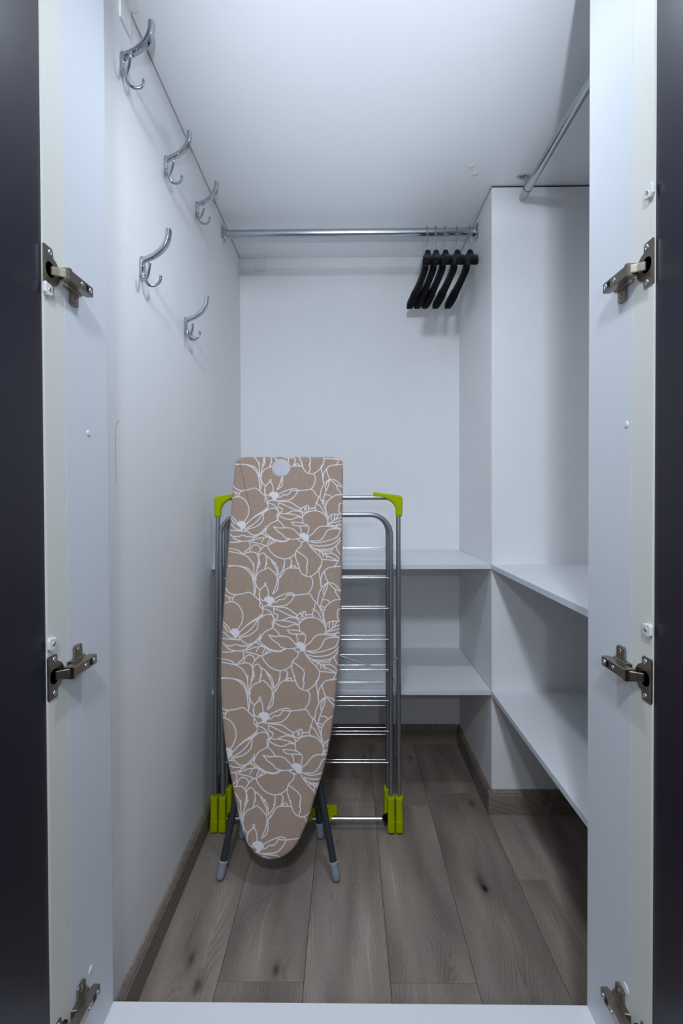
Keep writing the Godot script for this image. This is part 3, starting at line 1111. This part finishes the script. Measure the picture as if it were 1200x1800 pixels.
	m.tube(PackedVector3Array([Vector3(-0.27, 0.041, 0.004), Vector3(0.26, 0.041, 0.004)]), 0.0062, 14)
	part("bottom_bar", m, M.wire, t, "shiny chrome bottom bar")
	for s in [-1, 1]:
		m = Mesher.new()
		m.lathe(Vector3(s * 0.262 - 0.002, 0.0435, 0.004), Vector3(-s, 0, 0), PackedVector2Array([Vector2(0.016, 0), Vector2(0.014, 0.004), Vector2(0.0085, 0.014), Vector2(0.0075, 0.017)]), 16)
		part("plug", m, M.black, t, "black end plug")
	m = Mesher.new()
	var saw := PackedVector2Array([Vector2(-0.006, 0.045), Vector2(-0.006, 0.079)])
	for k in 8:
		saw.append(Vector2(0.0 + k * 0.0125, 0.0825))
		saw.append(Vector2(0.006 + k * 0.0125, 0.080))
	saw.append(Vector2(0.093, 0.079))
	saw.append(Vector2(0.093, 0.050))
	saw.append(Vector2(0.076, 0.047))
	saw.append(Vector2(0.076, 0.0265))
	saw.append(Vector2(0.058, 0.0265))
	saw.append(Vector2(0.056, 0.046))
	saw.append(Vector2(0.012, 0.046))
	saw.append(Vector2(0.010, 0.0265))
	saw.append(Vector2(-0.006, 0.0265))
	m.plate(saw, 0.006, 0.001, Transform3D(Basis.IDENTITY, Vector3(0, 0, -0.0055)))
	m.tube(PackedVector3Array([Vector3(-0.006, 0.041, 0.004), Vector3(0.012, 0.041, 0.004)]), 0.0088, 14)
	m.tube(PackedVector3Array([Vector3(0.057, 0.041, 0.004), Vector3(0.076, 0.041, 0.004)]), 0.0088, 14)
	part("locking_clip", m, M.lime, t, "lime green locking clip on the bottom bar")


func wire(parent: Node3D, path: PackedVector3Array, r: float) -> void:
	var m := Mesher.new()
	m.tube(path, r, 8)
	part("drying_line", m, M.wire, parent)


func rack_foot(t: Node3D, x: float, lift: float, z: float) -> void:
	var m := Mesher.new()
	var sec := Mesher.soft_square(0.45, 4)
	var rings := []
	for q in [[0.004, 0.0118, 0.017], [0.009, 0.0124, 0.0182], [0.040, 0.0126, 0.0182], [0.042, 0.0118, 0.0172], [0.100, 0.0112, 0.0150], [0.104, 0.0112, 0.0150], [0.1045, 0.0122, 0.0160], [0.111, 0.0122, 0.0160], [0.1125, 0.0114, 0.0150]]:
		var ring := PackedVector3Array()
		for p in sec:
			var y: float = q[0] + lift
			if q[0] > 0.103:
				y += 0.006 * (p.x * p.x) - 0.002
			ring.append(Vector3(x + p.x * q[1], y, z + p.y * q[2]))
		rings.append(ring)
	m.loft(rings, false)
	var f := part("foot", m, M.lime, t, "lime green plastic foot")
	m = Mesher.new()
	rings = []
	for q in [[-0.003, 0.0105, 0.0150], [0.0, 0.0118, 0.0168], [0.0045, 0.0120, 0.0172]]:
		var ring := PackedVector3Array()
		for p in sec:
			ring.append(Vector3(x + p.x * q[1], q[0] + lift + 0.003, z + p.y * q[2]))
		rings.append(ring)
	m.loft(rings, false)
	part("sole", m, M.black, f)
	for e in [-1, 1]:
		m = Mesher.new()
		m.lathe(Vector3(x + e * 0.0105, 0.095 + lift, z + 0.004), Vector3(e, 0, 0), PackedVector2Array([Vector2(0.0022, 0), Vector2(0.0022, 0.0014), Vector2(0.001, 0.002)]), 10)
		part("rivet", m, M.zinc, f)


func ironing_board() -> void:
	var at := Vector3(-0.2209, 0.0, -1.40)
	var t := thing("ironing_board", "folded ironing board with beige cover of white line-drawn blossoms, leaning on the drying rack", "ironing board", at)
	var nose := Vector3(-0.2209, 0.0879, -1.35) - at
	var across := Vector3(0.9998, -0.0205, 0.0052)
	var along := Vector3(0.0211, 0.9694, -0.2445)
	var face := across.cross(along).normalized()
	# outline of the top, from the tail's left corner down round the nose and up again
	var left := [[-0.140, 1.186], [-0.160, 1.1835], [-0.1735, 1.1755], [-0.1795, 1.160], [-0.1812, 1.09], [-0.1818, 0.9936], [-0.1833, 0.7992], [-0.1822, 0.6156], [-0.1785, 0.5152], [-0.1654, 0.3942], [-0.1438, 0.2779], [-0.1155, 0.1779], [-0.0925, 0.101], [-0.0715, 0.0487], [-0.0511, 0.0218], [-0.026, 0.0055], [0.0, 0.0]]
	var right := [[0.0268, 0.0045], [0.0533, 0.0175], [0.0777, 0.044], [0.1029, 0.0987], [0.1232, 0.1644], [0.1428, 0.2242], [0.156, 0.2849], [0.1680, 0.3545], [0.1791, 0.4739], [0.1843, 0.5727], [0.1855, 0.6745], [0.1860, 0.8334], [0.1842, 1.0], [0.1838, 1.09], [0.1822, 1.163], [0.1765, 1.1795], [0.1640, 1.1885], [0.144, 1.1905]]
	var coarse := PackedVector3Array()
	for q in left + right:
		coarse.append(Vector3(q[0], q[1], 0))
	var fine := spline(coarse, 4)
	var outline := PackedVector2Array()
	for p in fine:
		outline.append(Vector2(p.x, p.y))
	var place := Transform3D(Basis(across, along, face), nose)
	var m := Mesher.new()
	var rings := []
	var n := outline.size()
	for l in [[0.030, -0.030], [0.012, -0.030], [0.004, -0.028], [0.0, -0.022], [0.0, -0.010], [0.0012, -0.005], [0.0035, -0.0018], [0.008, -0.0003], [0.016, 0.0]]:
		var ring := PackedVector3Array()
		for i in n:
			var a := (outline[i] - outline[(i - 1 + n) % n]).normalized()
			var b := (outline[(i + 1) % n] - outline[i]).normalized()
			var d := a + b
			d = Vector2(-d.y, d.x).normalized()
			ring.append(Vector3(outline[i].x + d.x * l[0], outline[i].y + d.y * l[0], l[1]))
		rings.append(ring)
	m.loft(rings, true, true)
	var pins: Array = rings[rings.size() - 1]
	var back := place.affine_inverse()
	for i in m.corners.size():
		m.corners[i] = place * m.corners[i]
	var cover := part("cover", m, M.cover, t, "beige linen cover printed with white blossom outlines", func(p: Vector3) -> Vector2:
		var q := back * p
		return Vector2((q.x + 0.0079 * (q.y - 0.7) + 0.19) / 0.38, (0.8 - q.y) / 0.339))
	m = Mesher.new()
	m.lathe(place * Vector3(-0.0229, 1.146, 0.0), face, PackedVector2Array([Vector2(0.0315, -0.0005), Vector2(0.0315, 0.0006), Vector2(0.030, 0.0014), Vector2(0.02, 0.0016)]), 40)
	part("round_patch", m, M.tag, cover, "round white patch near the top edge")
	# steel underside
	m = Mesher.new()
	var under := PackedVector2Array()
	for i in n:
		under.append(outline[i].lerp(Vector2(0, 0.6), 0.07))
	m.plate(under, 0.006, 0.001, place * Transform3D(Basis.IDENTITY, Vector3(0, 0, -0.035)))
	part("underside", m, M.charcoal, t)
	# folded legs
	var legs := [
		[Vector3(-0.3705, 0.003, -1.388), Vector3(-0.262, 0.60, -1.548)],
		[Vector3(-0.0325, 0.003, -1.386), Vector3(-0.163, 0.60, -1.546)],
		[Vector3(-0.343, 0.003, -1.562), Vector3(-0.285, 0.62, -1.578)],
		[Vector3(-0.0885, 0.003, -1.562), Vector3(-0.142, 0.62, -1.578)],
	]
	for q in legs:
		var a: Vector3 = q[0] - at
		var b: Vector3 = q[1] - at
		var dir := (b - a).normalized()
		m = Mesher.new()
		m.tube(PackedVector3Array([a + dir * 0.045, b]), 0.0098, 16)
		var leg := part("leg", m, M.charcoal, t)
		m = Mesher.new()
		m.lathe(a, dir, PackedVector2Array([Vector2(0.004, 0.0005), Vector2(0.0085, 0.002), Vector2(0.0115, 0.007), Vector2(0.0122, 0.018), Vector2(0.0126, 0.044), Vector2(0.0130, 0.046), Vector2(0.0130, 0.050), Vector2(0.0100, 0.0505)]), 20)
		part("leg_cap", m, M.cap, leg, "pale grey plastic leg cap")
	m = Mesher.new()
	m.tube(PackedVector3Array([Vector3(-0.300, 0.145, -1.500) - at, Vector3(-0.096, 0.145, -1.500) - at]), 0.004, 10)
	part("spreader", m, M.charcoal, t)


func hangers() -> void:
	var spots := [[0.309, 0.01, "first and leftmost"], [0.341, 0.01, "second from the left"], [0.3765, 0.02, "middle"], [0.4215, 0.02, "fourth from the left"], [0.4700, 0.0, "rightmost"]]
	var first: Node3D
	for k in spots.size():
		var q: Array = spots[k]
		var h: Node3D
		if k == 0:
			h = make_hanger()
			first = h
		else:
			h = first.duplicate()
			h.name = numbered("clothes_hanger")
			add_child(h)
		h.position = Vector3(q[0], 2.044, -1.894)
		h.rotation = Vector3(0.035, q[1], 0)
		h.set_meta("label", "%s of the five black wide-shouldered clothes hangers on the back rod" % q[2])


func make_hanger() -> Node3D:
	var t := thing("clothes_hanger", "-", "hanger", Vector3.ZERO, "black hangers on the back rod")
	var m := Mesher.new()
	var sec := Mesher.soft_square(0.55, 4)
	var rings := []
	# along the hanger (z), its middle line, half height and half width: narrow neck, sloping arms, broad shoulder ends
	var half := [[0.2195, -0.1345, 0.003, 0.0060], [0.2180, -0.1335, 0.0085, 0.0118], [0.212, -0.1295, 0.0130, 0.0145], [0.185, -0.1140, 0.0150, 0.0145], [0.15, -0.0960, 0.0150, 0.0132], [0.11, -0.0780, 0.0150, 0.0116], [0.07, -0.0610, 0.0165, 0.0110],
		[0.045, -0.0490, 0.0205, 0.0118], [0.030, -0.0385, 0.0250, 0.0122], [0.021, -0.0310, 0.0280, 0.0115], [0.014, -0.0275, 0.0275, 0.0095], [0.0125, -0.0272, 0.0265, 0.0090]]
	var all := half.duplicate()
	for i in range(half.size() - 1, -1, -1):
		all.append([-half[i][0], half[i][1], half[i][2], half[i][3]])
	for q in all:
		var ring := PackedVector3Array()
		var curve: float = -0.78 * q[0] * q[0]
		for p in sec:
			ring.append(Vector3(curve + p.x * q[3], q[1] + p.y * q[2], q[0]))
		rings.append(ring)
	m.loft(rings)
	var body := part("body", m, M.black, t)
	for e in [-1, 1]:
		m = Mesher.new()
		rings = []
		for q in [[0.150, 0.0156, 0.0136], [0.153, 0.0168, 0.0146], [0.185, 0.0164, 0.0154], [0.205, 0.0146, 0.0152]]:
			var v := lerpf(-0.0960, -0.1252, (q[0] - 0.15) / 0.055)
			var ring := PackedVector3Array()
			for p in sec:
				ring.append(Vector3(-0.78 * q[0] * q[0] + p.x * q[2], v + p.y * q[1], e * q[0]))
			rings.append(ring)
		m.loft(rings)
		part("shoulder_grip", m, M.black, body)
	# bent wire hook over the rod
	m = Mesher.new()
	var path := PackedVector3Array([Vector3(0, -0.006, 0), Vector3(0, 0.022, 0), Vector3(0, 0.034, 0.003), Vector3(0, 0.046, 0.012)])
	for k in 13:
		var w := deg_to_rad(-38.0 + 218.0 * k / 12.0)
		path.append(Vector3(0, 0.0755 + 0.0172 * sin(w), 0.0172 * cos(w)))
	m.tube(path, 0.0019, 8)
	part("hook", m, M.chrome, t, "polished wire hook")
	m = Mesher.new()
	m.lathe(Vector3(0, -0.002, 0), Vector3.UP, PackedVector2Array([Vector2(0.006, 0), Vector2(0.005, 0.004), Vector2(0.003, 0.006)]), 14)
	part("collar", m, M.black, t)
	return t


func coat_hooks() -> void:
	var spots := [
		[1.996, -1.040, "chrome coat hook nearest the doors in the upper row on the left wall"],
		[1.949, -1.286, "chrome coat hook in the middle of the upper row on the left wall"],
		[1.991, -1.554, "chrome coat hook of the upper row closest to the back clothes rod"],
		[1.611, -1.1295, "chrome coat hook of the lower pair nearer the doors"],
		[1.584, -1.436, "chrome coat hook of the lower pair farther into the closet"],
	]
	var first: Node3D
	for k in spots.size():
		var q: Array = spots[k]
		var h: Node3D
		if k == 0:
			h = make_coat_hook()
			first = h
		else:
			h = first.duplicate()
			h.name = numbered("coat_hook")
			add_child(h)
		h.position = Vector3(-0.475, q[0], q[1])
		h.set_meta("label", q[2])


func make_coat_hook() -> Node3D:
	var t := thing("coat_hook", "-", "coat hook", Vector3.ZERO, "chrome coat hooks on the left wall")
	# wall plate: a drop shape that narrows to a bead
	var m := Mesher.new()
	var drop := PackedVector2Array()
	for q in [[0.0, -0.004], [0.0042, -0.001], [0.0050, 0.008], [0.0062, 0.022], [0.0066, 0.034], [0.0056, 0.043], [0.003, 0.047], [-0.003, 0.047], [-0.0056, 0.043], [-0.0066, 0.034], [-0.0062, 0.022], [-0.0050, 0.008], [-0.0042, -0.001]]:
		drop.append(Vector2(q[0], q[1]))
	m.plate(drop, 0.008, 0.0022, Transform3D(Basis(Vector3(0, 0, -1), Vector3.UP, Vector3.RIGHT), Vector3.ZERO), true)
	var wall_plate := part("wall_plate", m, M.chrome, t)
	m = Mesher.new()
	m.lathe(Vector3(0.008, 0.024, 0), Vector3.RIGHT, PackedVector2Array([Vector2(0.0035, -0.001), Vector2(0.0034, 0.0008), Vector2(0.0022, 0.0016), Vector2(0.0010, 0.0012)]), 14)
	part("screw", m, M.zinc, wall_plate)
	# tall upper arm, a flat bar that swells towards its cut-off tip
	m = Mesher.new()
	var path := spline(PackedVector3Array([Vector3(0.003, 0.030, 0), Vector3(0.0075, 0.0365, 0), Vector3(0.015, 0.0405, 0), Vector3(0.032, 0.048, 0), Vector3(0.047, 0.0585, 0), Vector3(0.0575, 0.0705, 0), Vector3(0.0645, 0.0870, 0), Vector3(0.0668, 0.1075, 0)]), 5)
	var scales := PackedVector2Array()
	for i in path.size():
		var f := float(i) / (path.size() - 1)
		scales.append(Vector2(lerpf(0.0062, 0.0080, f), lerpf(0.0044, 0.0056, f)))
	m.sweep(Mesher.soft_square(0.4, 3), path, scales, Vector3.UP, true)
	part("upper_arm", m, M.chrome, t)
	# two small hooks that splay to either side
	for s in [-1, 1]:
		m = Mesher.new()
		var small := PackedVector3Array()
		for q in [[0.004, 0.009], [0.0095, 0.004], [0.0115, -0.006], [0.018, -0.0128], [0.030, -0.0112], [0.040, -0.003], [0.0455, 0.0065], [0.0465, 0.0145]]:
			small.append(Vector3(q[0] * 0.707 + 0.002, q[1], s * q[0] * 0.707))
		var fine := spline(small, 5)
		var r := PackedVector2Array()
		for i in fine.size():
			var f := float(i) / (fine.size() - 1)
			r.append(Vector2.ONE * lerpf(0.0040, 0.0031, f))
		m.sweep(Mesher.round_section(12), fine, r, Vector3(0, 0.3, s), true)
		var tip := fine[fine.size() - 1]
		var ball := PackedVector2Array()
		for k in 9:
			ball.append(Vector2(0.0040 * sin(PI * k / 8), -0.0040 * cos(PI * k / 8)))
		m.lathe(tip, Vector3.UP, ball, 14)
		part("small_hook", m, M.chrome, t)
	m = Mesher.new()
	var bead := PackedVector2Array()
	for k in 9:
		bead.append(Vector2(0.0048 * sin(PI * k / 8), -0.0048 * cos(PI * k / 8)))
	m.lathe(Vector3(0.005, 0.0005, 0), Vector3.RIGHT, bead, 16)
	part("bead", m, M.chrome, t)
	return t


func small_fittings() -> void:
	# white plastic angle brackets that hold the ceiling panel
	var t := thing("angle_bracket", "small white plastic angle bracket on the back wall just under the ceiling", "bracket", Vector3(-0.384, 2.17, -2.19), "white plastic angle brackets")
	bracket(t, Vector3.BACK, Vector3.RIGHT)
	t = thing("angle_bracket", "white plastic angle bracket on the left wall above the coat hook nearest the doors", "bracket", Vector3(-0.475, 2.17, -1.058), "white plastic angle brackets")
	bracket(t, Vector3.RIGHT, Vector3.FORWARD)


func bracket(t: Node3D, out: Vector3, along: Vector3) -> void:
	var m := Mesher.new()
	m.plate(PackedVector2Array([Vector2(-0.025, -0.056), Vector2(-0.023, -0.058), Vector2(0.023, -0.058), Vector2(0.025, -0.056), Vector2(0.025, -0.0005), Vector2(-0.025, -0.0005)]), 0.0045, 0.0008, Transform3D(Basis(along, Vector3.UP, out), Vector3.ZERO))
	part("wall_leaf", m, M.white_plastic, t)
	m = Mesher.new()
	m.plate(PackedVector2Array([Vector2(-0.025, 0.004), Vector2(0.025, 0.004), Vector2(0.025, 0.022), Vector2(-0.025, 0.022)]), 0.0035, 0.0008, Transform3D(Basis(along, out, Vector3.DOWN), Vector3(0, 0, 0)))
	part("ceiling_leaf", m, M.white_plastic, t)
